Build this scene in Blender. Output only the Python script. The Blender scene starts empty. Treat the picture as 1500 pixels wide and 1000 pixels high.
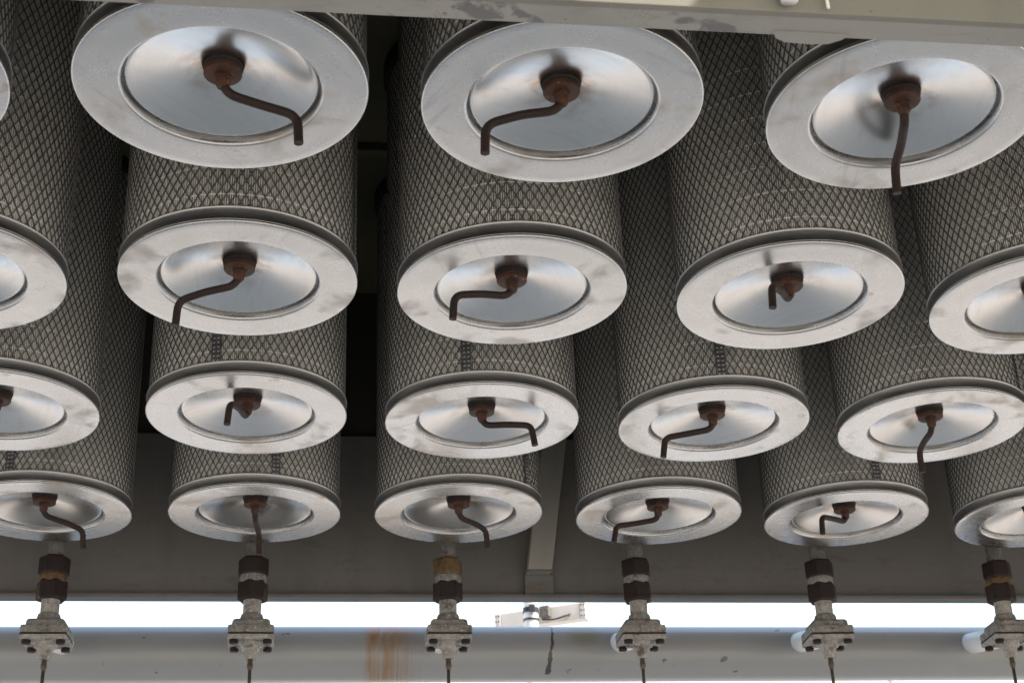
import bpy, bmesh, math, random
from mathutils import Vector, Matrix
random.seed(7)
sc = bpy.context.scene
COL = sc.collection
PI = math.pi
Z0 = 1.6                                   # eye height of the photographer above the ground

# ------------------------------------------------------------------ camera
def cam_axes(p, y, r):
    f = Vector((math.sin(y)*math.cos(p), math.cos(y)*math.cos(p), math.sin(p)))
    rt = Vector((math.cos(y), -math.sin(y), 0)); up = rt.cross(f)
    return (math.cos(r)*rt + math.sin(r)*up, -math.sin(r)*rt + math.cos(r)*up, f)
cr, cu, cf = cam_axes(0.456859, 0.138356, -0.038094)
cd = bpy.data.cameras.new('camera'); cam = bpy.data.objects.new('camera', cd); COL.objects.link(cam)
cam.matrix_world = Matrix(((cr.x, cu.x, -cf.x, 0), (cr.y, cu.y, -cf.y, 0), (cr.z, cu.z, -cf.z, Z0), (0, 0, 0, 1)))
cd.sensor_width = 36; cd.sensor_fit = 'HORIZONTAL'; cd.lens = 2266.04/1500*36
cd.clip_start = 0.05; cd.clip_end = 2000
cd.dof.use_dof = True; cd.dof.focus_distance = 2.4; cd.dof.aperture_fstop = 16
sc.camera = cam

# ------------------------------------------------------------------ sky, sun, exposure
SUN_EL, SUN_AZ = math.radians(52), math.radians(124)      # azimuth clockwise from +Y
w = bpy.data.worlds.new('World'); sc.world = w; w.use_nodes = True
nt = w.node_tree; bg = nt.nodes['Background']
sky = nt.nodes.new('ShaderNodeTexSky'); sky.sky_type = 'NISHITA'; sky.sun_disc = False
sky.sun_elevation = SUN_EL; sky.sun_rotation = SUN_AZ
sky.air_density = 2.0; sky.dust_density = 2.5; sky.ozone_density = 1.0
nt.links.new(sky.outputs[0], bg.inputs[0]); bg.inputs[1].default_value = 0.15
sd = bpy.data.lights.new('sun', 'SUN'); sd.energy = 2.6; sd.angle = math.radians(0.53); sd.color = (1, 0.90, 0.79)
sun = bpy.data.objects.new('sun', sd); COL.objects.link(sun)
sdir = Vector((math.sin(SUN_AZ)*math.cos(SUN_EL), math.cos(SUN_AZ)*math.cos(SUN_EL), math.sin(SUN_EL)))
sun.rotation_euler = sdir.to_track_quat('Z', 'Y').to_euler(); sun.location = (6, -3, 9)
vs = sc.view_settings
vs.view_transform = 'Standard'; vs.look = 'None'; vs.gamma = 1; vs.exposure = 1.74; vs.use_curve_mapping = False
sc.render.engine = 'CYCLES'
sc.cycles.max_bounces = 10; sc.cycles.diffuse_bounces = 6; sc.cycles.glossy_bounces = 6

# ------------------------------------------------------------------ material kit
class N:
    """tiny node builder"""
    def __init__(s, name):
        s.m = bpy.data.materials.new(name); s.m.use_nodes = True
        s.t = s.m.node_tree; s.b = s.t.nodes['Principled BSDF']
        s._co = None
    def n(s, typ, **kw):
        nd = s.t.nodes.new(typ)
        for k, v in kw.items(): setattr(nd, k, v)
        return nd
    def put(s, sock, v):
        if hasattr(v, 'is_linked') or hasattr(v, 'links'): s.t.links.new(v, sock)
        elif isinstance(v, (tuple, list)) and len(v) == 3 and sock.type == 'RGBA': sock.default_value = (*v, 1)
        else: sock.default_value = v
    def co(s, rnd=True):
        if s._co is None:
            tc = s.n('ShaderNodeTexCoord').outputs['Object']
            if rnd:
                oi = s.n('ShaderNodeObjectInfo').outputs['Random']
                k = s.math('MULTIPLY', oi, 37.0)
                v = s.n('ShaderNodeVectorMath', operation='ADD'); s.put(v.inputs[0], tc); s.put(v.inputs[1], k)
                tc = v.outputs[0]
            s._co = tc
        return s._co
    def math(s, op, a, b=0.0, clamp=False):
        m = s.n('ShaderNodeMath', operation=op, use_clamp=clamp); s.put(m.inputs[0], a); s.put(m.inputs[1], b); return m.outputs[0]
    def scale(s, vec, xyz):
        m = s.n('ShaderNodeMapping'); s.put(m.inputs[0], vec); m.inputs['Scale'].default_value = xyz; return m.outputs[0]
    def noise(s, sc=5, det=4, rough=.55, vec=None, dist=0):
        m = s.n('ShaderNodeTexNoise'); s.put(m.inputs['Vector'], vec if vec is not None else s.co())
        m.inputs['Scale'].default_value = sc; m.inputs['Detail'].default_value = det
        m.inputs['Roughness'].default_value = rough; m.inputs['Distortion'].default_value = dist
        return m.outputs['Fac']
    def ramp(s, fac, lo, hi, a=0.0, b=1.0):
        m = s.n('ShaderNodeMapRange'); s.put(m.inputs[0], fac)
        m.inputs[1].default_value = lo; m.inputs[2].default_value = hi; m.inputs[3].default_value = a; m.inputs[4].default_value = b
        m.clamp = True; return m.outputs[0]
    def mix(s, fac, a, b):
        m = s.n('ShaderNodeMix', data_type='RGBA'); s.put(m.inputs[0], fac); s.put(m.inputs[6], a); s.put(m.inputs[7], b); return m.outputs[2]
    def bump(s, h, st=.2, d=.002):
        m = s.n('ShaderNodeBump'); s.put(m.inputs['Height'], h); m.inputs['Strength'].default_value = st; m.inputs['Distance'].default_value = d
        s.t.links.new(m.outputs[0], s.b.inputs['Normal'])
    def set(s, **kw):
        for k, v in kw.items(): s.put(s.b.inputs[k.replace('_', ' ')], v)
        return s.m

def m_zinc(name, dish=False, band=False):
    k = N(name); co = k.co()
    raw = k.n('ShaderNodeTexCoord').outputs['Object']
    cloud = k.noise(7, 4, .6)
    if band:
        k.set(Base_Color=k.mix(cloud, (.34, .345, .35), (.46, .465, .465)), Metallic=1.0, Roughness=.38)
        k.bump(k.noise(16, 3), .12, .003); return k.m
    sx = k.n('ShaderNodeSeparateXYZ'); k.put(sx.inputs[0], raw)
    rad = k.math('SQRT', k.math('ADD', k.math('MULTIPLY', sx.outputs[0], sx.outputs[0]), k.math('MULTIPLY', sx.outputs[1], sx.outputs[1])))
    mot = k.noise(34, 2, .5)
    scr = k.ramp(k.noise(60, 3, .6, vec=k.scale(co, (1, .06, 1)), dist=.4), .66, .72)      # hairline scratches
    scr2 = k.ramp(k.noise(50, 3, .6, vec=k.scale(co, (.07, 1, 1)), dist=.6), .68, .73)
    scr = k.math('MAXIMUM', scr, scr2)
    if dish:
        col = k.mix(cloud, (.56, .575, .585), (.67, .68, .685))
        rings = k.n('ShaderNodeTexNoise', noise_dimensions='1D'); k.put(rings.inputs['W'], k.math('ADD', rad, k.math('MULTIPLY', k.n('ShaderNodeObjectInfo').outputs['Random'], 9.0)))
        rings.inputs['Scale'].default_value = 420; rings.inputs['Detail'].default_value = 2
        brush = k.noise(130, 3, .6, vec=k.scale(co, (1, .05, 1)))
        col = k.mix(k.ramp(rings.outputs['Fac'], .42, .7, 0, .22), col, (.46, .47, .47))
        col = k.mix(k.ramp(brush, .5, .72, 0, .28), col, (.44, .44, .43))
        st = k.math('MULTIPLY', k.ramp(rad, .022, .062, 1, 0), k.ramp(k.noise(26, 4, .6), .5, .66))   # rust weeping from the hub
        col = k.mix(k.math('MULTIPLY', st, .75), col, (.30, .19, .11))
        col = k.mix(k.math('MULTIPLY', k.ramp(k.noise(11, 3), .55, .72), .22), col, (.48, .44, .38))
        col = k.mix(k.math('MULTIPLY', scr, .25), col, (.45, .45, .44))
        k.set(Base_Color=col, Metallic=1.0, Roughness=k.math('ADD', .17, k.math('ADD', k.math('MULTIPLY', cloud, .08), k.math('MULTIPLY', brush, .06))))
        tg = k.n('ShaderNodeTangent', direction_type='RADIAL', axis='Z'); k.t.links.new(tg.outputs[0], k.b.inputs['Tangent'])
        k.b.inputs['Anisotropic'].default_value = .4
        k.bump(k.noise(16, 1), .16, .003)
        return k.m
    col = k.mix(cloud, (.47, .485, .50), (.59, .60, .61))
    col = k.mix(k.ramp(mot, .35, .7, 0, .35), col, (.50, .50, .49))
    blot = k.math('MULTIPLY', k.ramp(k.noise(8, 5, .6, dist=.4), .53, .62), k.ramp(k.noise(22, 2, .5), .36, .56))
    col = k.mix(k.math('MULTIPLY', blot, .55), col, (.37, .32, .26))                       # greasy finger smudges
    spot = k.ramp(k.noise(24, 3, .6), .66, .74)
    col = k.mix(k.math('MULTIPLY', spot, .5), col, (.30, .22, .15))
    col = k.mix(k.math('MULTIPLY', scr, .35), col, (.33, .33, .33))
    r = k.math('ADD', k.math('MULTIPLY', mot, .04), .255)
    r = k.math('ADD', r, k.math('MULTIPLY', blot, .16))
    k.set(Base_Color=col, Metallic=1.0, Roughness=r)
    k.bump(k.noise(9, 1), .22, .004)
    return k.m

def m_cast(name, base):
    """corroded die-cast aluminium: white bloom, dark grime in blotches, pitted"""
    k = N(name)
    a = k.noise(60, 6, .75); b = k.noise(170, 5, .8); g = k.noise(34, 5, .7)
    c = k.mix(k.ramp(a, .35, .68), tuple(x*.62 for x in base), tuple(x*1.25 for x in base))
    c = k.mix(k.ramp(b, .55, .64, 0, .8), c, tuple(min(.7, x*2.0) for x in base))
    c = k.mix(k.ramp(g, .54, .64, 0, .8), c, (.055, .048, .040))
    c = k.mix(k.ramp(k.noise(60, 4, .7), .66, .74, 0, .7), c, (.16, .085, .04))
    k.set(Base_Color=c, Roughness=.8, Metallic=.05)
    k.bump(k.math('ADD', b, k.math('MULTIPLY', k.noise(260, 4, .7), .5)), .8, .0022)
    return k.m

def m_plain(name, col, rough=.6, metal=0.0, var=.25, sc=30, bump=.2, bd=.001):
    k = N(name)
    f = k.noise(sc, 5, .6)
    c = k.mix(k.ramp(f, .3, .7), tuple(x*(1-var) for x in col), tuple(min(1, x*(1+var)) for x in col))
    k.set(Base_Color=c, Roughness=k.math('ADD', k.math('MULTIPLY', f, .2), rough-.1), Metallic=metal)
    if bump: k.bump(k.noise(sc*3, 4, .65), bump, bd)
    return k.m

def m_rust(name, dark, mid, hot, hotamt=.62):
    k = N(name)
    a = k.noise(70, 6, .7); b = k.noise(160, 4, .7)
    c = k.mix(k.ramp(a, .35, .65), dark, mid)
    c = k.mix(k.ramp(b, hotamt, hotamt+.14), c, hot)
    k.set(Base_Color=c, Roughness=k.ramp(a, .3, .7, .45, .8), Metallic=0.1); k.b.inputs['Specular IOR Level'].default_value = .45
    k.bump(k.noise(300, 5, .7), .6, .0012)
    return k.m

def m_paint(name, col, chips=True, streak=True, rust=.5, edge=False):
    """weathered painted steel: chalky paint, grime, chips to bare metal, specks of rust"""
    k = N(name); co = k.co(False)
    c = k.mix(k.noise(3, 4, vec=co), tuple(x*.88 for x in col), tuple(min(1, x*1.08) for x in col))
    if streak:
        st = k.noise(9, 5, .6, vec=k.scale(co, (1, 1, .22)))
        c = k.mix(k.math('MULTIPLY', k.ramp(st, .5, .75), .45), c, tuple(x*.6 for x in col))
    sp = k.ramp(k.noise(55, 4, .7, vec=co), .67, .71)
    c = k.mix(k.math('MULTIPLY', sp, rust), c, (.13, .085, .05))
    if chips:
        ch = k.math('MULTIPLY', k.ramp(k.noise(7, 3, .5, vec=k.scale(co, (1, 1.6, 2.4))), .605, .62), k.ramp(k.noise(30, 3, .6, vec=co), .42, .5))
        c = k.mix(k.math('MULTIPLY', ch, .85), c, (.12, .12, .13))
    if edge:                                        # scuffed grey patches, hairline cracks and orange rust blooms
        sc1 = k.ramp(k.noise(14, 5, .65, vec=k.scale(co, (.6, 2.5, 2.5))), .56, .66, 0, .55)
        c = k.mix(sc1, c, tuple(x*.68 for x in col))
        cr = k.math('MULTIPLY', k.ramp(k.math('ABSOLUTE', k.math('SUBTRACT', k.noise(26, 4, .6, vec=co, dist=1.2), .5)), 0, .006, 1, 0), k.ramp(k.noise(6, 2, vec=co), .52, .58))
        c = k.mix(k.math('MULTIPLY', cr, .8), c, (.07, .05, .04))
        bl = k.ramp(k.noise(32, 4, .7, vec=co), .64, .70, 0, .75)
        c = k.mix(bl, c, (.20, .12, .065))
    k.set(Base_Color=c, Roughness=.55); k.b.inputs['Specular IOR Level'].default_value = .35
    k.bump(k.noise(40, 4, .6, vec=co), .15, .002)
    return k.m

MAT = {}
MAT['rim'] = m_zinc('zinc_plated_rim'); MAT['dish'] = m_zinc('spun_zinc_dish', dish=True); MAT['band'] = m_zinc('zinc_band', band=True)
def m_media():
    k = N('pleated_filter_paper'); co = k.co()
    c = k.mix(k.noise(6, 4), (.72, .735, .715), (.83, .84, .825))
    c = k.mix(k.math('MULTIPLY', k.ramp(k.noise(14, 4, vec=k.scale(co, (3, 3, .3))), .5, .8), .5), c, (.55, .55, .50))
    k.set(Base_Color=c, Roughness=.95); k.b.inputs['Specular IOR Level'].default_value = .1
    return k.m
MAT['media'] = m_media()
MAT['strand'] = m_plain('expanded_steel', (.145, .147, .145), .45, .5, .3, 60, 0)
MAT['seam'] = m_plain('seam_steel', (.26, .27, .28), .35, .8, .3, 80, 0)
MAT['glue'] = m_plain('hot_melt_glue', (.80, .79, .74), .5, 0, .1, 80, 0)
MAT['rubber'] = m_plain('black_rubber', (.018, .017, .016), .8, 0, .3, 100, .3)
MAT['rust'] = m_rust('rusty_steel', (.024, .011, .008), (.085, .033, .017), (.30, .14, .05), .60)
MAT['rust_brown'] = m_rust('dark_rusty_rod', (.008, .0050, .0043), (.032, .0135, .0088), (.12, .048, .022), .62)
MAT['nut'] = m_rust('dark_rusty_nut', (.007, .0042, .0042), (.021, .0095, .0085), (.12, .05, .02), .68)
MAT['nut_ochre'] = m_rust('ochre_rusty_nut', (.05, .035, .02), (.16, .10, .045), (.22, .09, .03), .6)
MAT['galv'] = m_cast('galvanised_pipe', (.15, .148, .14))
MAT['cast'] = m_cast('corroded_cast_aluminium', (.235, .232, .225))
MAT['cast_light'] = m_cast('chalky_cast_aluminium', (.34, .335, .32))
MAT['white'] = m_plain('white_enamel', (.74, .75, .76), .4, 0, .06, 12, .05)
MAT['fixture'] = m_plain('off_white_housing', (.72, .66, .60), .5, 0, .08, 12, .05)
MAT['black'] = m_plain('black_plastic', (.02, .022, .03), .5, 0, .2, 60, 0)
MAT['tube'] = m_plain('brown_steel_tube', (.09, .075, .062), .5, .4, .3, 90, .2)
MAT['beam'] = m_paint('grey_painted_beam', (.155, .153, .147), chips=False, rust=.6, edge=True)
MAT['brace'] = m_paint('pale_grey_brace', (.34, .335, .31), chips=False)
MAT['front'] = m_paint('chipped_cream_grey_beam', (.29, .293, .284), rust=.95, edge=True)
MAT['web'] = m_paint('olive_grey_web', (.20, .20, .18), chips=False, rust=.7)
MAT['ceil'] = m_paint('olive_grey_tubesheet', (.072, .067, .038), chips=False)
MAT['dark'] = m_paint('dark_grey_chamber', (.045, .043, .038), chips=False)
def m_header():
    k = N('blue_grey_painted_header'); co = k.co(False)
    col = (.31, .33, .345)
    c = k.mix(k.noise(4, 4, vec=co), tuple(x*.92 for x in col), tuple(x*1.05 for x in col))
    sx = k.n('ShaderNodeSeparateXYZ'); k.put(sx.inputs[0], co); X, Y, Z = sx.outputs
    wob = k.noise(40, 4, .6, vec=co)
    Xw = k.math('ADD', X, k.math('MULTIPLY', wob, .012))
    # rust stain with drips running round the pipe
    box = k.math('MULTIPLY', k.ramp(Xw, .112, .134), k.ramp(Xw, .160, .250, 1, 0))
    drip = k.noise(130, 2, .5, vec=k.scale(co, (1, .03, .03)))
    upper = k.ramp(Z, -.03, .03)
    box = k.math('MULTIPLY', box, k.ramp(k.noise(34, 4, .65, vec=k.scale(co, (1, .35, .35))), .32, .52, .25, 1.0))
    amt = k.math('MULTIPLY', box, k.math('MAXIMUM', k.math('MULTIPLY', upper, .95), k.ramp(drip, .36, .64, .2, .8)))
    rc = k.mix(k.ramp(Z, .03, .05), (.26, .125, .02), (.55, .19, .07))
    c = k.mix(amt, c, rc)
    # black scar of missing paint
    path = k.math('ADD', k.math('MULTIPLY', Z, .13), k.math('MULTIPLY', k.noise(16, 3, .6, vec=k.scale(co, (0, 1, 1))), .012))
    dx = k.math('ABSOLUTE', k.math('SUBTRACT', X, k.math('ADD', path, .5105)))
    wd = k.math('ADD', k.math('MULTIPLY', k.noise(90, 3, .7, vec=co), k.ramp(Z, -.05, .055, .014, .006)), -.0015)
    scar = k.math('MULTIPLY', k.math('LESS_THAN', dx, wd), k.math('GREATER_THAN', Z, -.052))
    c = k.mix(k.math('MULTIPLY', scar, .9), c, (.045, .043, .045))
    # yellowish grime spot
    d2 = k.math('ADD', k.math('POWER', k.math('MULTIPLY', k.math('SUBTRACT', X, .588), 22), 2.0), k.math('POWER', k.math('MULTIPLY', k.math('SUBTRACT', Z, .03), 30), 2.0))
    c = k.mix(k.ramp(d2, 0, 1, .45, 0), c, (.20, .17, .06))
    chip = k.ramp(k.noise(24, 2, .5, vec=k.scale(co, (1, 1.4, 1.4))), .735, .742)
    c = k.mix(k.math('MULTIPLY', chip, .8), c, (.10, .11, .14))
    sp = k.ramp(k.noise(70, 3, .7, vec=co), .70, .73)
    c = k.mix(k.math('MULTIPLY', sp, .5), c, (.12, .11, .10))
    k.set(Base_Color=c, Roughness=.26); k.b.inputs['Specular IOR Level'].default_value = .5
    k.bump(k.noise(50, 4, .6, vec=co), .12, .002)
    return k.m
MAT['header'] = m_header()
def m_ground():
    k = N('sandy_concrete_ground'); co = k.co(False)
    c = k.mix(k.noise(.6, 5, vec=co), (.30, .262, .228), (.37, .327, .288))
    c = k.mix(k.ramp(k.noise(20, 5, .7, vec=co), .4, .8), c, (.26, .22, .185))
    k.set(Base_Color=c, Roughness=.95); return k.m
MAT['ground'] = m_ground()
MAT['warm_reflector'] = m_plain('sandy_reflector', (.44, .33, .23), .95, 0, .2, .5, 0)
MAT['cool_reflector'] = m_plain('cool_grey_reflector', (.22, .255, .29), .9, 0, .12, 3, 0)

# ------------------------------------------------------------------ mesh kit
def mesh_obj(name, bm, mat, parent=None, smooth=False, loc=None):
    me = bpy.data.meshes.new(name); bm.to_mesh(me); bm.free()
    return link(name, me, mat, parent, smooth, loc)
def link(name, me, mat, parent=None, smooth=False, loc=None):
    if mat and not me.materials: me.materials.append(MAT[mat])
    if smooth:
        for p in me.polygons: p.use_smooth = True
    o = bpy.data.objects.new(name, me); COL.objects.link(o)
    if parent: o.parent = parent
    if loc: o.location = loc
    return o
def tag(o, label, cat, group=None):
    o['label'] = label; o['category'] = cat
    if group: o['group'] = group
    return o
def structure(o): o['kind'] = 'structure'; return o
def empty(name, loc):
    o = bpy.data.objects.new(name, None); COL.objects.link(o); o.location = loc; o.empty_display_size = .05; return o

def lathe(bm, prof, seg=96, cz=False, caps=False):
    rings = []
    for r, z in prof:
        rings.append([bm.verts.new((r*math.cos(2*PI*i/seg), r*math.sin(2*PI*i/seg), z)) for i in range(seg)])
    for a, b in zip(rings, rings[1:]):
        for i in range(seg):
            bm.faces.new((a[i], a[(i+1) % seg], b[(i+1) % seg], b[i]))
    if caps:
        bm.faces.new(rings[0]); bm.faces.new(rings[-1])
    bmesh.ops.recalc_face_normals(bm, faces=bm.faces)
def tube(bm, pts, rad, seg=14):
    """swept round rod through pts; rad a number or one per point"""
    pts = [Vector(p) for p in pts]; rings = []
    nrm = None
    for i, p in enumerate(pts):
        t = (pts[min(i+1, len(pts)-1)] - pts[max(i-1, 0)]).normalized()
        if nrm is None: nrm = t.orthogonal().normalized()
        nrm = (nrm - t*nrm.dot(t)).normalized(); bi = t.cross(nrm)
        r = rad[i] if isinstance(rad, (list, tuple)) else rad
        rings.append([bm.verts.new(p + r*(math.cos(2*PI*k/seg)*nrm + math.sin(2*PI*k/seg)*bi)) for k in range(seg)])
    for a, b in zip(rings, rings[1:]):
        for k in range(seg): bm.faces.new((a[k], a[(k+1) % seg], b[(k+1) % seg], b[k]))
    bm.faces.new(list(reversed(rings[0]))); bm.faces.new(rings[-1])
    bmesh.ops.recalc_face_normals(bm, faces=bm.faces)
def box(bm, x0, x1, y0, y1, z0, z1, bev=0.0, seg=2):
    t = bmesh.new()
    bmesh.ops.create_cube(t, size=1)
    for v in t.verts: v.co = Vector(((x0+x1)/2+v.co.x*(x1-x0), (y0+y1)/2+v.co.y*(y1-y0), (z0+z1)/2+v.co.z*(z1-z0)))
    if bev: bmesh.ops.bevel(t, geom=t.edges[:], offset=bev, segments=seg, affect='EDGES', profile=.6)
    me = bpy.data.meshes.new('tmp'); t.to_mesh(me); t.free(); bm.from_mesh(me); bpy.data.meshes.remove(me)
def fillet(pts, rads, n=7):
    """polyline with rounded corners"""
    pts = [Vector(p) for p in pts]; out = [pts[0]]
    for i in range(1, len(pts)-1):
        a, b, c = pts[i-1], pts[i], pts[i+1]; r = rads[i-1]
        u = (a-b).normalized()*r; v = (c-b).normalized()*r
        for k in range(n+1):
            s = k/n; out.append((b+u)*(1-s)**2 + b*2*s*(1-s) + (b+v)*s*s)
    out.append(pts[-1]); return out
def smooth_by_angle(me, ang=35):
    for p in me.polygons: p.use_smooth = True
    bm = bmesh.new(); bm.from_mesh(me)
    for e in bm.edges:
        if len(e.link_faces) == 2 and e.calc_face_angle(0) > math.radians(ang): e.smooth = False
    bm.to_mesh(me); bm.free()

# ------------------------------------------------------------------ the setting
bm = bmesh.new(); s = 600
bm.faces.new([bm.verts.new(v) for v in ((-s, -s, 0), (s, -s, 0), (s, s, 0), (-s, s, 0))])
structure(mesh_obj('ground', bm, 'ground'))
bm = bmesh.new()
bm.faces.new([bm.verts.new(v) for v in ((-s, 9.9, .004), (s, 9.9, .004), (s, 23, .004), (-s, 23, .004))])
structure(mesh_obj('cool_reflector', bm, 'cool_reflector'))  # unseen cool grey strip, added for the back-row caps to reflect
bm = bmesh.new(); NT = 72; rows = []                # unseen sandy bank added so the cap dishes reflect warm tones
for i in range(NT+1):
    a = math.radians(-20 + 220*i/NT)
    hgt = 10.6 + .6*math.sin(a*5.3) + .4*math.sin(a*11.7+1)
    rows.append([bm.verts.new((r*math.cos(a), r*math.sin(a), z)) for r, z in ((42, -.2), (46, hgt*.55), (50, hgt*.92), (55, hgt), (64, hgt*.9), (80, -.2))])
for p, q in zip(rows, rows[1:]):
    for j in range(5): bm.faces.new((p[j], q[j], q[j+1], p[j+1]))
bmesh.ops.recalc_face_normals(bm, faces=bm.faces)
structure(mesh_obj('warm_reflector', bm, 'warm_reflector', smooth=True))
XL, XR = -1.25, 2.25                               # extent of the filter house bay
CZ = Z0 + 1.738                                    # underside of the tubesheet the cartridges hang from
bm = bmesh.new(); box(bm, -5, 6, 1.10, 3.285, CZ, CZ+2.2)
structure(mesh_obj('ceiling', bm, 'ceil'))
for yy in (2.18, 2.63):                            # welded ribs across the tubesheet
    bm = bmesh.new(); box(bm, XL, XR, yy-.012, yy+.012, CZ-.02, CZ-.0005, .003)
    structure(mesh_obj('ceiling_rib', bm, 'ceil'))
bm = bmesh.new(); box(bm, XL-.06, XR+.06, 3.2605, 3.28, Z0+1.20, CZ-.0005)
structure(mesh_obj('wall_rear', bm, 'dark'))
bm = bmesh.new(); box(bm, XL-.06, XL, 1.18, 3.215, Z0+.99, CZ-.0005)
structure(mesh_obj('wall_left', bm, 'beam'))
bm = bmesh.new(); box(bm, XR, XR+.06, 1.18, 3.215, Z0+.99, CZ-.0005)
structure(mesh_obj('wall_right', bm, 'beam'))

# front beam: upright web with a narrow flange turned in at the bottom
fb = empty('support_beam', (.5, 1.163, Z0+.942))
tag(fb, 'chipped cream-grey steel beam crossing in front of the nearest filter row', 'beam')
bm = bmesh.new(); box(bm, XL-.56, XR-.46, 0, .008, -.0005, CZ-Z0-.942-.0005, .001)
mesh_obj('web', bm, 'web', fb)
bm = bmesh.new(); box(bm, XL-.56, XR-.46, .0082, .037, -.0002, .0058, .0012)
# small waviness of the lower edge
mesh_obj('flange', bm, 'front', fb)
bm = bmesh.new()
pr = [(-.062+.0, .030), (-.056, .041), (-.045, .0465), (-.02, .048), (.0, .046), (.012, .038), (.016, .030)]
top = [bm.verts.new((x, y, .004)) for x, y in pr]; bot = [bm.verts.new((x, y, -.0012)) for x, y in pr]
bm.faces.new(top); bm.faces.new(list(reversed(bot)))
for i in range(len(pr)): bm.faces.new((top[i], top[(i+1) % len(pr)], bot[(i+1) % len(pr)], bot[i]))
bmesh.ops.recalc_face_normals(bm, faces=bm.faces)
mesh_obj('bracket_tab', bm, 'front', fb, loc=(-.0, 0, 0))
# unseen panels added overhead to shade ground and beam, slotted for one sun patch
hx, hy = .30+sdir.x/sdir.z*.79, 1.163+sdir.y/sdir.z*.79
blocker = empty('sun_blocker', (.5, 0, CZ)); tag(blocker, 'unseen overhead panels added to shade the ground and the front beam', 'blocker')
for x0, x1, y0, y1 in ((-5, hx-.06, -1.5, 1.099), (hx+.065, 6, -1.5, 1.099), (hx-.0595, hx+.0645, -1.5, hy-.12), (hx-.0595, hx+.0645, hy+.06, 1.099)):
    bm = bmesh.new(); box(bm, x0-.5, x1-.5, y0, y1, 0, .02); mesh_obj('panel', bm, 'front', blocker)
# white sleeve and wire hanging on the front of the web
bm = bmesh.new(); tube(bm, [(.444, 1.152, Z0+.9455), (.4445, 1.150, Z0+.97), (.446, 1.150, Z0+1.10)], [.0085, .0095, .0095], 16)
tag(mesh_obj('conduit', bm, 'white', smooth=True), 'short white conduit on the face of the front beam', 'conduit')
bm = bmesh.new(); tube(bm, fillet([(.4845, 1.158, Z0+.944), (.4835, 1.157, Z0+.96), (.481, 1.157, Z0+1.0), (.478, 1.157, Z0+1.1)], [.006, .01]), .0018, 8)
tag(mesh_obj('wire', bm, 'white', smooth=True), 'thin white wire hanging on the front beam right of the conduit', 'wire')

# rear beam: deep channel with its lip towards the cartridges
rb = empty('support_beam', (.5, 3.25, Z0+.981)); tag(rb, 'deep grey steel beam across the back behind the last filter row', 'beam')
bm = bmesh.new(); box(bm, XL-.56, XR-.44, 0, .008, .0085, .384, .0015); mesh_obj('web', bm, 'beam', rb)
bm = bmesh.new(); box(bm, XL-.56, XR-.44, -.03, .008, -.0005, .0075, .002); mesh_obj('flange', bm, 'beam', rb)
# sloping brace in front of the rear beam
br = empty('brace', (.488, 3.222, Z0+1.036)); tag(br, 'light grey box-section brace leaning against the rear beam', 'brace')
bm = bmesh.new(); box(bm, -.027, .027, -.02, .02, 0, .42, .003)
for v in bm.verts: v.co.x += v.co.z*.15
mesh_obj('strut', bm, 'brace', br)
bm = bmesh.new(); box(bm, -.03, .034, .010, .0265, -.0445, .0, .002); mesh_obj('foot_plate', bm, 'beam', br)
bm = bmesh.new(); tube(bm, [(-.027, -.018, -.001), (.027, -.018, -.001)], .004, 8); mesh_obj('weld_bead', bm, 'beam', br, True)

# ------------------------------------------------------------------ filter cartridge prototypes (shared meshes)
LEN = .700                                          # cap face to tubesheet gasket
ZB, ZT = .021, .690
def sleeve_mesh():
    n, ph, r, w, th = 80, .011, .1592, .0017, .0013
    vs, fs = [], []
    rows = int((ZT-ZB)/ph)
    def pt(u, z, rr): a = 2*PI*u/n; return (rr*math.cos(a), rr*math.sin(a), z)
    du = w/(2*PI*r/n)                               # strand width in cells
    for j in range(rows):
        z0, z1 = ZB+j*ph, ZB+(j+1)*ph
        for i in range(n):
            a = i + .5*(j % 2)
            for d, ro in ((.5, 0), (-.5, .0004)):
                b = len(vs); e = .9
                for (u, z) in ((a, z0), (a+d, z1)):
                    vs += [pt(u-du/2*e, z, r+ro), pt(u+du/2*e, z, r+ro), pt(u+du/2*e, z, r+ro-th), pt(u-du/2*e, z, r+ro-th)]
                for q in range(4): fs.append((b+q, b+(q+1) % 4, b+4+(q+1) % 4, b+4+q))
    me = bpy.data.meshes.new('mesh_sleeve'); me.from_pydata(vs, [], fs); me.update(); return me
def media_mesh():
    n, ro, ri = 322, .1562, .1480
    prof = []
    for i in range(n):
        a = 2*PI*i/n; p = 2*PI/n
        j = random.uniform(-.12, .12)*p; k = random.uniform(-.0005, .0005)
        prof += [((ro+k), a+j-.22*p), ((ro+k), a+j+.22*p), (ri, a+.5*p+j*.5)]
    zs = [ZB-.004, .12, .25, .40, .55, ZT]
    bm = bmesh.new(); rings = []
    for z in zs:
        rings.append([bm.verts.new((r*math.cos(a), r*math.sin(a), z)) for r, a in prof])
    m = len(prof)
    for A, B in zip(rings, rings[1:]):
        for i in range(m): bm.faces.new((A[i], A[(i+1) % m], B[(i+1) % m], B[i]))
    me = bpy.data.meshes.new('filter_media'); bm.to_mesh(me); bm.free(); return me
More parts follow.
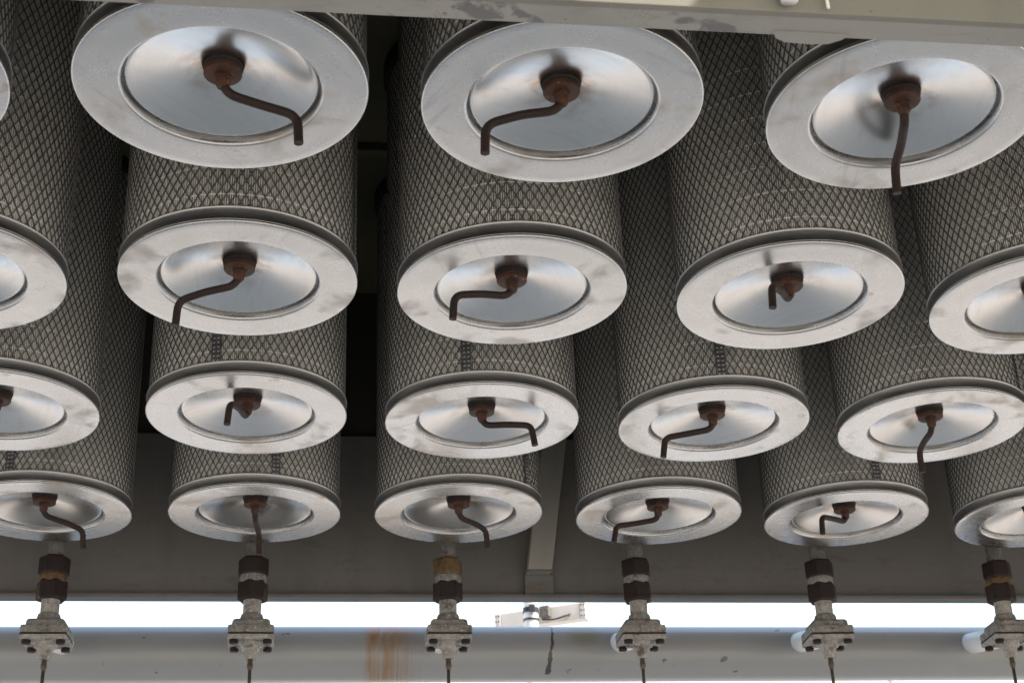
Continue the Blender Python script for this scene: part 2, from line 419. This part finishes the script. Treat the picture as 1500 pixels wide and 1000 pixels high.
def glue_mesh(seed):
    rnd = random.Random(seed); vs, fs = [], []
    z = .046
    n = 240
    while z < .66:
        b = len(vs); ph = rnd.random()*6
        for i in range(n):
            a = 2*PI*i/n; h = .0011*(.55+.45*math.sin(a*9+ph)*math.sin(a*23+ph*2)) + .0003
            zz = z + .0009*math.sin(a*3+ph)
            for r, dz in ((.1557, -h), (.1568, -h*.4), (.1568, h*.4), (.1557, h)):
                vs.append((r*math.cos(a), r*math.sin(a), zz+dz))
        for i in range(n):
            p, q = b+i*4, b+((i+1) % n)*4
            for k in range(3): fs.append((p+k, q+k, q+k+1, p+k+1))
        z += .042
    me = bpy.data.meshes.new('glue_bands'); me.from_pydata(vs, [], fs); me.update(); return me
def seam_mesh():
    bm = bmesh.new(); r = .1606; hw = .008/r
    k = 4; cols = [-hw + 2*hw*i/k for i in range(k+1)]
    A = [[bm.verts.new((rr*math.cos(a), rr*math.sin(a), z)) for a in cols] for rr, z in ((r, ZB+.001), (r, ZT-.001))]
    for i in range(k): bm.faces.new((A[0][i], A[0][i+1], A[1][i+1], A[1][i]))
    z = ZB+.006
    while z < ZT-.006:                              # pressed stitch dimples, two columns
        for a0 in (-.42*hw, .42*hw):
            ce = bm.verts.new(((r+.0022)*math.cos(a0), (r+.0022)*math.sin(a0), z))
            ri = [bm.verts.new(((r+.0003)*math.cos(a0+.0024/r*math.cos(t)), (r+.0003)*math.sin(a0+.0024/r*math.cos(t)), z+.0026*math.sin(t))) for t in [2*PI*q/6 for q in range(6)]]
            for q in range(6): bm.faces.new((ri[q], ri[(q+1) % 6], ce))
        z += .0078
    bmesh.ops.recalc_face_normals(bm, faces=bm.faces)
    me = bpy.data.meshes.new('seam_strip'); bm.to_mesh(me); bm.free(); return me
def lathe_mesh(name, prof, seg=128, ang=30):
    bm = bmesh.new(); lathe(bm, prof, seg); me = bpy.data.meshes.new(name); bm.to_mesh(me); bm.free(); smooth_by_angle(me, ang); return me
def arc(cx, cz, r, a0, a1, n=6): return [(cx+r*math.cos(math.radians(a0+(a1-a0)*i/n)), cz+r*math.sin(math.radians(a0+(a1-a0)*i/n))) for i in range(n+1)]
band_me = lathe_mesh('side_band', [(.1570, .0247)] + [(.1612, .0250), (.1622, .0244), (.1625, .0234), (.1618, .0224), (.1612, .0212), (.1612, .0075), (.1616, .0062), (.1622, .0052), (.1618, .0042)])
rim_me = lathe_mesh('end_cap', [(.1612, .0050)] + arc(.1595, .0030, .0030, 25, -90, 7) + [(.150, .0002), (.135, .0), (.1190, .0), (.1155, .0)] + arc(.1135, .0038, .0038, -80, -172, 8) + [(.1095, .0085), (.1092, .0130), (.1086, .0152), (.1076, .0158), (.1066, .0150)], ang=50)
dish_prof = [(.1069, .0150), (.1066, .0120), (.1060, .0103), (.1050, .0094), (.1036, .0093), (.1020, .0096)]
for i in range(1, 15):
    s = i/14; r = .1020 + (.018-.1020)*s; dish_prof.append((r, .0096 + .0226*(s**.97)))
dish_prof += [(.012, .0326), (.001, .0326)]
dish_me = lathe_mesh('dish', dish_prof, ang=60)
gasket_me = lathe_mesh('gasket', [(.004, .0325), (.0218, .0325), (.0226, .0318), (.0226, .0285), (.0216, .0278), (.004, .0278)], 48)
washer_me = lathe_mesh('washer', [(.004, .0277), (.0195, .0277), (.0212, .0270), (.0215, .0255), (.0214, .0205), (.0206, .0194), (.0190, .0190), (.004, .0190)], 48)
top_me = lathe_mesh('top_gasket', [(.140, .686), (.163, .686), (.166, .690), (.166, .7155), (.140, .7155)], 96)
sleeve_me, media_me, seam_me = sleeve_mesh(), media_mesh(), seam_mesh()
glue_mes = [glue_mesh(i) for i in range(3)]

def handle_meshes(L, wob):
    bm = bmesh.new()
    pts = fillet([(0, 0, .020), (.0012, 0, -.0035), (L*.52, wob*.006, -.0065+wob*.002), (L-.004+wob*.003, wob*.003, -.0115+wob*.002), (L, 0, -.048)], [.016+.003*wob, .012, .013+.003*wob], 8)
    tube(bm, pts, .0054, 16)
    me = bpy.data.meshes.new('crank_handle'); bm.to_mesh(me); bm.free(); smooth_by_angle(me, 40)
    bm = bmesh.new()
    tube(bm, [(0, 0, .0192), (0, 0, .0150), (.0001, 0, .0142), (.0002, 0, .0070), (.0006, 0, .0055), (.0010, 0, .0030)], [.0098, .0094, .0082, .0078, .0070, .0055], 12)
    cm = bpy.data.meshes.new('collar'); bm.to_mesh(cm); bm.free(); smooth_by_angle(cm, 40)
    return me, cm

# cap centre x, y, z (relative to the eye), tilt about x / y, crank azimuth, crank reach, seam azimuth
CAPS = {
 'Z1': (-.5062, 1.4460, 1.0215, 0, 0, 200, .090, 60),
 'A1': (-.1133, 1.4417, 1.0184, -.0014, .0005, 18, .090, 80),
 'B1': (.2708, 1.4521, 1.0214, -.0001, 0, 162, .092, 100),
 'C1': (.6759, 1.4411, 1.0217, .0002, 0, 80, .094, 70),
 'Z2': (-.5051, 1.9048, 1.0216, 0, 0, 230, .090, 120),
 'A2': (-.1112, 1.8961, 1.0212, -.0058, -.0003, 155, .094, -12),
 'B2': (.2690, 1.9105, 1.0225, .0005, .0002, 188, .087, 70),
 'C2': (.6686, 1.8982, 1.0191, -.0039, -.0013, 233, .080, 90),
 'D2': (1.0526, 1.9034, 1.0217, .0001, 0, 60, .090, 100),
 'Z3': (-.5125, 2.3591, 1.0216, .0001, 0, 200, .090, 60),
 'A3': (-.1141, 2.3544, 1.0202, -.0041, .0001, 251, .082, -106.1),
 'B3': (.2741, 2.3693, 1.0210, .0083, .0003, 343, .088, -104.6),
 'C3': (.6701, 2.3650, 1.0201, .0072, -.0004, 166, .089, -98),
 'D3': (1.0572, 2.3596, 1.0216, .0001, 0, 86, .084, -40),
 'Z4': (-.5061, 2.8283, 1.0214, .0020, .0001, 42, .094, -104.3),
 'A4': (-.1137, 2.8252, 1.0201, .0055, .0004, 85, .088, -75.2),
 'B4': (.2759, 2.8209, 1.0217, -.0014, -.0001, 40, .079, -39.9),
 'C4': (.6695, 2.8172, 1.0199, -.0006, -.0008, 173, .091, 40),
 'D4': (1.0525, 2.8233, 1.0197, .0016, -.0011, 218, .091, -85),
 'E4': (1.4546, 2.8260, 1.0214, -.0001, 0, 60, .090, 40),
}
HOW = {
 'Z1': 'filter cartridge cut off by the left edge, topmost, only a sliver of its cap showing',
 'A1': 'large filter cartridge at top left, its rusty crank pointing down to the right',
 'B1': 'large filter cartridge at top centre, its rusty crank pointing down to the left',
 'C1': 'large filter cartridge at top right, its rusty crank hanging straight down over the rim',
 'Z2': 'filter cartridge cut off by the left edge, second from the top, hub outside the picture',
 'A2': 'second-row filter cartridge with smudged rim and crank bent to the lower left',
 'B2': 'second-row filter cartridge with its crank pointing level to the left, right of the wide gap',
 'C2': 'second-row filter cartridge whose short-looking crank points at the viewer',
 'D2': 'second-row filter cartridge cut off by the right edge',
 'Z3': 'third-row filter cartridge cut in half by the left edge, hub just in view',
 'A3': 'third-row filter cartridge whose crank points at the viewer, seam strip above its cap',
 'B3': 'third-row filter cartridge with its crank pointing right, in the middle of the picture',
 'C3': 'third-row filter cartridge with its crank pointing left over the rim',
 'D3': 'third-row filter cartridge on the far right with its crank hanging down past the rim',
 'Z4': 'back-row filter cartridge leftmost of its row, crank bent to the lower right',
 'A4': 'back-row filter cartridge second from left, thin crank hanging straight down',
 'B4': 'back-row filter cartridge beside the sloping brace, crank bent to the lower right',
 'C4': 'back-row filter cartridge fourth from left, crank bent to the left',
 'D4': 'back-row filter cartridge fifth from left, short crank kinked towards the viewer',
 'E4': 'back-row filter cartridge cut off by the right edge',
}
def part(name, me, mat, parent, rz=0.0, smooth=None):
    o = link(name, me, mat, parent); o.rotation_euler.z = rz; return o
for idx, (key, (x, y, z, tx, ty, az, L, seam)) in enumerate(CAPS.items()):
    t = empty('filter_cartridge', (x, y, Z0+z)); tag(t, HOW[key], 'filter', 'filter cartridges hanging in rows from the tubesheet')
    t.rotation_euler = (tx, -ty, 0)
    ra = random.uniform(0, 2*PI)
    part('filter_media', media_me, 'media', t, ra)
    sl = part('mesh_sleeve', sleeve_me, 'strand', t, ra*1.7)
    part('glue_bands', glue_mes[idx % 3], 'glue', t, ra*2.3)
    part('seam_strip', seam_me, 'seam', t, math.radians(seam))
    part('top_gasket', top_me, 'rubber', t)
    cap = part('end_cap', rim_me, 'rim', t, ra)
    part('side_band', band_me, 'band', cap)
    part('dish', dish_me, 'dish', cap)
    part('gasket', gasket_me, 'rubber', t)
    part('washer', washer_me, 'rust', t, ra)
    hm, cm = handle_meshes(L, random.uniform(-1, 1))
    h = part('crank_handle', hm, 'rust_brown', t, math.radians(az))
    part('collar', cm, 'rust', h)

# ------------------------------------------------------------------ compressed-air header and pulse valves
HY, HZ, HR = 3.33, Z0+.885, .0600
bm = bmesh.new(); tube(bm, [(XL-.56+i*(XR-XL+.7)/24, 0, 0) for i in range(25)], HR, 48)
hd = mesh_obj('header_pipe', bm, 'header', smooth=False, loc=(0, HY, HZ)); smooth_by_angle(hd.data, 40)
tag(hd, 'thick blue-grey air header pipe with a rust stain, running along the bottom', 'pipe')

def hex_mesh(name, r, h, ch=.0035):
    bm = bmesh.new()
    rc = r*.93
    P = [(rc, 0), (r, ch), (r, h-ch), (rc, h)]
    rings = []
    for rr, zz in P:
        rings.append([bm.verts.new((rr*math.cos(PI/3*i), rr*math.sin(PI/3*i), zz)) for i in range(6)])
    bm.faces.new(list(reversed(rings[0]))); bm.faces.new(rings[-1])
    for a, b in zip(rings, rings[1:]):
        for i in range(6): bm.faces.new((a[i], a[(i+1) % 6], b[(i+1) % 6], b[i]))
    bmesh.ops.bevel(bm, geom=[e for e in bm.edges if abs(e.verts[0].co.z-e.verts[1].co.z) > .01], offset=.002, segments=2, affect='EDGES')
    me = bpy.data.meshes.new(name); bm.to_mesh(me); bm.free(); return me
def cyl_me(name, prof, seg=32):
    bm = bmesh.new(); lathe(bm, prof, seg, caps=True); me = bpy.data.meshes.new(name); bm.to_mesh(me); bm.free(); smooth_by_angle(me, 35); return me
def box_me(name, *a, **k):
    bm = bmesh.new(); box(bm, *a, **k); me = bpy.data.meshes.new(name); bm.to_mesh(me); bm.free(); smooth_by_angle(me, 30); return me
# all heights measured from the underside of the valve flange
up_me = cyl_me('blow_pipe', [(.0168, .1655), (.0168, .62)])
nut_a = hex_mesh('union_nut', .0315, .036); nut_b = hex_mesh('union_nut', .0315, .038)
ring_me = cyl_me('union_ring', [(.0255, .108), (.0268, .110), (.0268, .126), (.0255, .128)])
low_me = cyl_me('lower_pipe', [(.0182, .036), (.0182, .092)])
collar_me = cyl_me('valve_neck', [(.0200, .012), (.0232, .022), (.0232, .040), (.0215, .046), (.0182, .048)])
# valve body: bonnet hump + square flange
bm = bmesh.new(); box(bm, -.038, .038, -.036, .036, .010, .031, .010, 3); box(bm, -.0455, .0455, -.043, .043, -.0005, .0165, .005, 2)
body_me = bpy.data.meshes.new('valve_body'); bm.to_mesh(body_me); bm.free(); smooth_by_angle(body_me, 30)
dia_me = box_me('diaphragm', -.0445, .0445, -.0425, .0425, -.0028, -.0006)
bm = bmesh.new(); box(bm, -.0455, .0455, -.043, .043, -.0125, -.0029, .004, 2)
for sx in (-1, 1):
    for sy in (-1, 1):                                # ribs from nozzle to bolt bosses
        rt = bmesh.new(); box(rt, .008, .046, -.003, .003, -.022, -.012, .001, 1)
        for v in rt.verts:
            if v.co.z < -.018: v.co.z += max(0, (v.co.x-.012))*.28
        bmesh.ops.rotate(rt, cent=(0, 0, 0), matrix=Matrix.Rotation(math.atan2(sy*.031, sx*.034), 3, 'Z'), verts=rt.verts)
        me = bpy.data.meshes.new('tmp'); rt.to_mesh(me); rt.free(); bm.from_mesh(me); bpy.data.meshes.remove(me)
cover_me = bpy.data.meshes.new('valve_cover'); bm.to_mesh(cover_me); bm.free(); smooth_by_angle(cover_me, 30)
hub_me = cyl_me('cover_hub', [(.026, -.0122), (.022, -.019), (.0145, -.026), (.0125, -.040), (.0115, -.044)])
bolt_me = cyl_me('bolt', [(.0088, -.0124), (.0092, -.0135), (.0088, -.0200), (.0070, -.0212)], 12)
fit_me = cyl_me('tube_fitting', [(.0052, -.043), (.0054, -.052), (.0062, -.0535), (.0062, -.060), (.0050, -.063), (.0042, -.0665)], 12)
stub_me = cyl_me('inlet_stub', [(.0225, .0), (.0225, .17)], 32)

PIPES = [(-.5190, 3.08), (-.1215, 3.08), (.2748, 3.08), (.6738, 3.08), (1.0735, 3.08), (1.4712, 3.08)]
PNAME = ['pulse valve on its riser under the leftmost back-row filter, rusty orange ring',
         'pulse valve on its riser under the second back-row filter from left',
         'pulse valve on its riser right of the rust stain, with an ochre upper nut',
         'pulse valve on its riser under the fourth back-row filter from left',
         'pulse valve on its riser under the fifth back-row filter, white inlet showing at left',
         'pulse valve on its riser at the right edge, white inlet showing at left']
VZ = Z0+.8535
for i, (x, y) in enumerate(PIPES):
    t = empty('pulse_valve', (x, y, VZ)); tag(t, PNAME[i], 'valve', 'pulse valves along the header pipe')
    lean = random.uniform(-.010, .010)
    t.rotation_euler = (random.uniform(-.01, .01), lean, math.radians(random.uniform(-3, 3)))
    part('blow_pipe', up_me, 'galv', t)
    a = part('union_nut', nut_a, None, t, random.uniform(0, 1)); a.location.z = .1275
    b = part('union_nut', nut_b, None, t, random.uniform(0, 1)); b.location.z = .0755
    for o, mt in ((a, 'nut_ochre' if i == 2 else 'nut'), (b, 'nut')):
        if not o.data.materials: o.data.materials.append(MAT['nut'])
        o.material_slots[0].link = 'OBJECT'; o.material_slots[0].material = MAT[mt]
    if i == 2: a['label'] = 'ochre-yellow rusty union nut'
    rg = part('union_ring', ring_me, 'galv', t)
    rg.material_slots[0].link = 'OBJECT'; rg.material_slots[0].material = MAT['nut_ochre' if i in (0, 5) else 'cast']
    part('lower_pipe', low_me, 'cast_light', t)
    part('valve_neck', collar_me, 'cast', t)
    part('valve_body', body_me, 'cast', t)
    part('diaphragm', dia_me, 'rubber', t)
    cv = part('valve_cover', cover_me, 'cast_light', t)
    part('cover_hub', hub_me, 'cast_light', cv)
    for sx in (-1, 1):
        for sy in (-1, 1):
            bo = part('bolt', bolt_me, 'nut', cv, random.uniform(0, 1)); bo.location = (sx*.033, sy*.030, 0)
    st = part('inlet_stub', stub_me, 'white', t); st.rotation_euler = (-PI/2+.19, 0, 0); st.location = (-.004, .036, .010)
    part('tube_fitting', fit_me, 'tube', t)
    bm = bmesh.new(); bx = random.uniform(-.01, .01)
    tube(bm, fillet([(0, 0, -.062), (0, 0, -.13), (bx, .0, -.30), (bx*1.5, .0, -.55)], [.03, .06], 5), .0036, 10)
    mesh_obj('pilot_tube', bm, 'tube', t, True)

# ------------------------------------------------------------------ beyond the header: pole with a batten lamp, and a second pole
pl = empty('pole', (.870, 6.0, 0)); tag(pl, 'white round pole behind the header pipe carrying a batten lamp', 'pole')
bm = bmesh.new(); lathe(bm, [(.029, 0), (.029, Z0+1.95)], 24, caps=True); o = mesh_obj('shaft', bm, 'white', pl); smooth_by_angle(o.data)
for zz, hh in ((1.772, .020), (1.733, .007)):
    bm = bmesh.new(); lathe(bm, [(.0292, Z0+zz-hh/2), (.0325, Z0+zz-hh/2), (.0325, Z0+zz+hh/2), (.0292, Z0+zz+hh/2)], 24); o = mesh_obj('clamp_band', bm, 'black', pl)
bm = bmesh.new(); box(bm, -.012, .012, -.042, -.031, Z0+1.758, Z0+1.788, .002); mesh_obj('clamp_buckle', bm, 'black', pl)
lf = empty('batten_lamp', (.897, 6.02, Z0+1.734)); lf.rotation_euler = (0, 0, math.radians(-28))
tag(lf, 'unlit off-white batten lamp clamped across the pole behind the header', 'lamp')
bm = bmesh.new(); box(bm, -.170, .170, .036, .09, -.002, .066, .004); mesh_obj('housing', bm, 'fixture', lf)
for sx in (-1, 1):
    bm = bmesh.new(); box(bm, min(sx*.171, sx*.196), max(sx*.171, sx*.196), .034, .092, -.004, .068, .004); e = mesh_obj('end_plate', bm, 'fixture', lf)
    for q in range(6):
        bm = bmesh.new(); lathe(bm, [(.0035, 0), (.0035, .002), (.002, .003)], 8, caps=True)
        sc_ = mesh_obj('screw', bm, 'tube', e); sc_.rotation_euler = (PI/2, 0, 0); sc_.location = (sx*(.178 if q % 2 else .190), .0345, .010+.022*(q//2))
bm = bmesh.new(); box(bm, .010, .050, .0, .0355, .018, .062, .003); mesh_obj('bracket', bm, 'galv', lf)
bm = bmesh.new(); tube(bm, fillet([(.02, .0, .006), (.07, .02, .004), (.13, .033, .022)], [.02]), .004, 8); mesh_obj('cable', bm, 'black', lf, True)
p2 = empty('pole', (2.336, 6.0, 0)); tag(p2, 'short white pole just showing under the header at lower right', 'pole')
bm = bmesh.new(); lathe(bm, [(.016, 0), (.016, Z0+1.52)], 20, caps=True); o = mesh_obj('shaft', bm, 'white', p2); smooth_by_angle(o.data)
bm = bmesh.new(); lathe(bm, [(.0165, Z0+1.5205), (.018, Z0+1.521), (.018, Z0+1.53), (.012, Z0+1.536)], 20, caps=True); mesh_obj('cap', bm, 'black', p2)
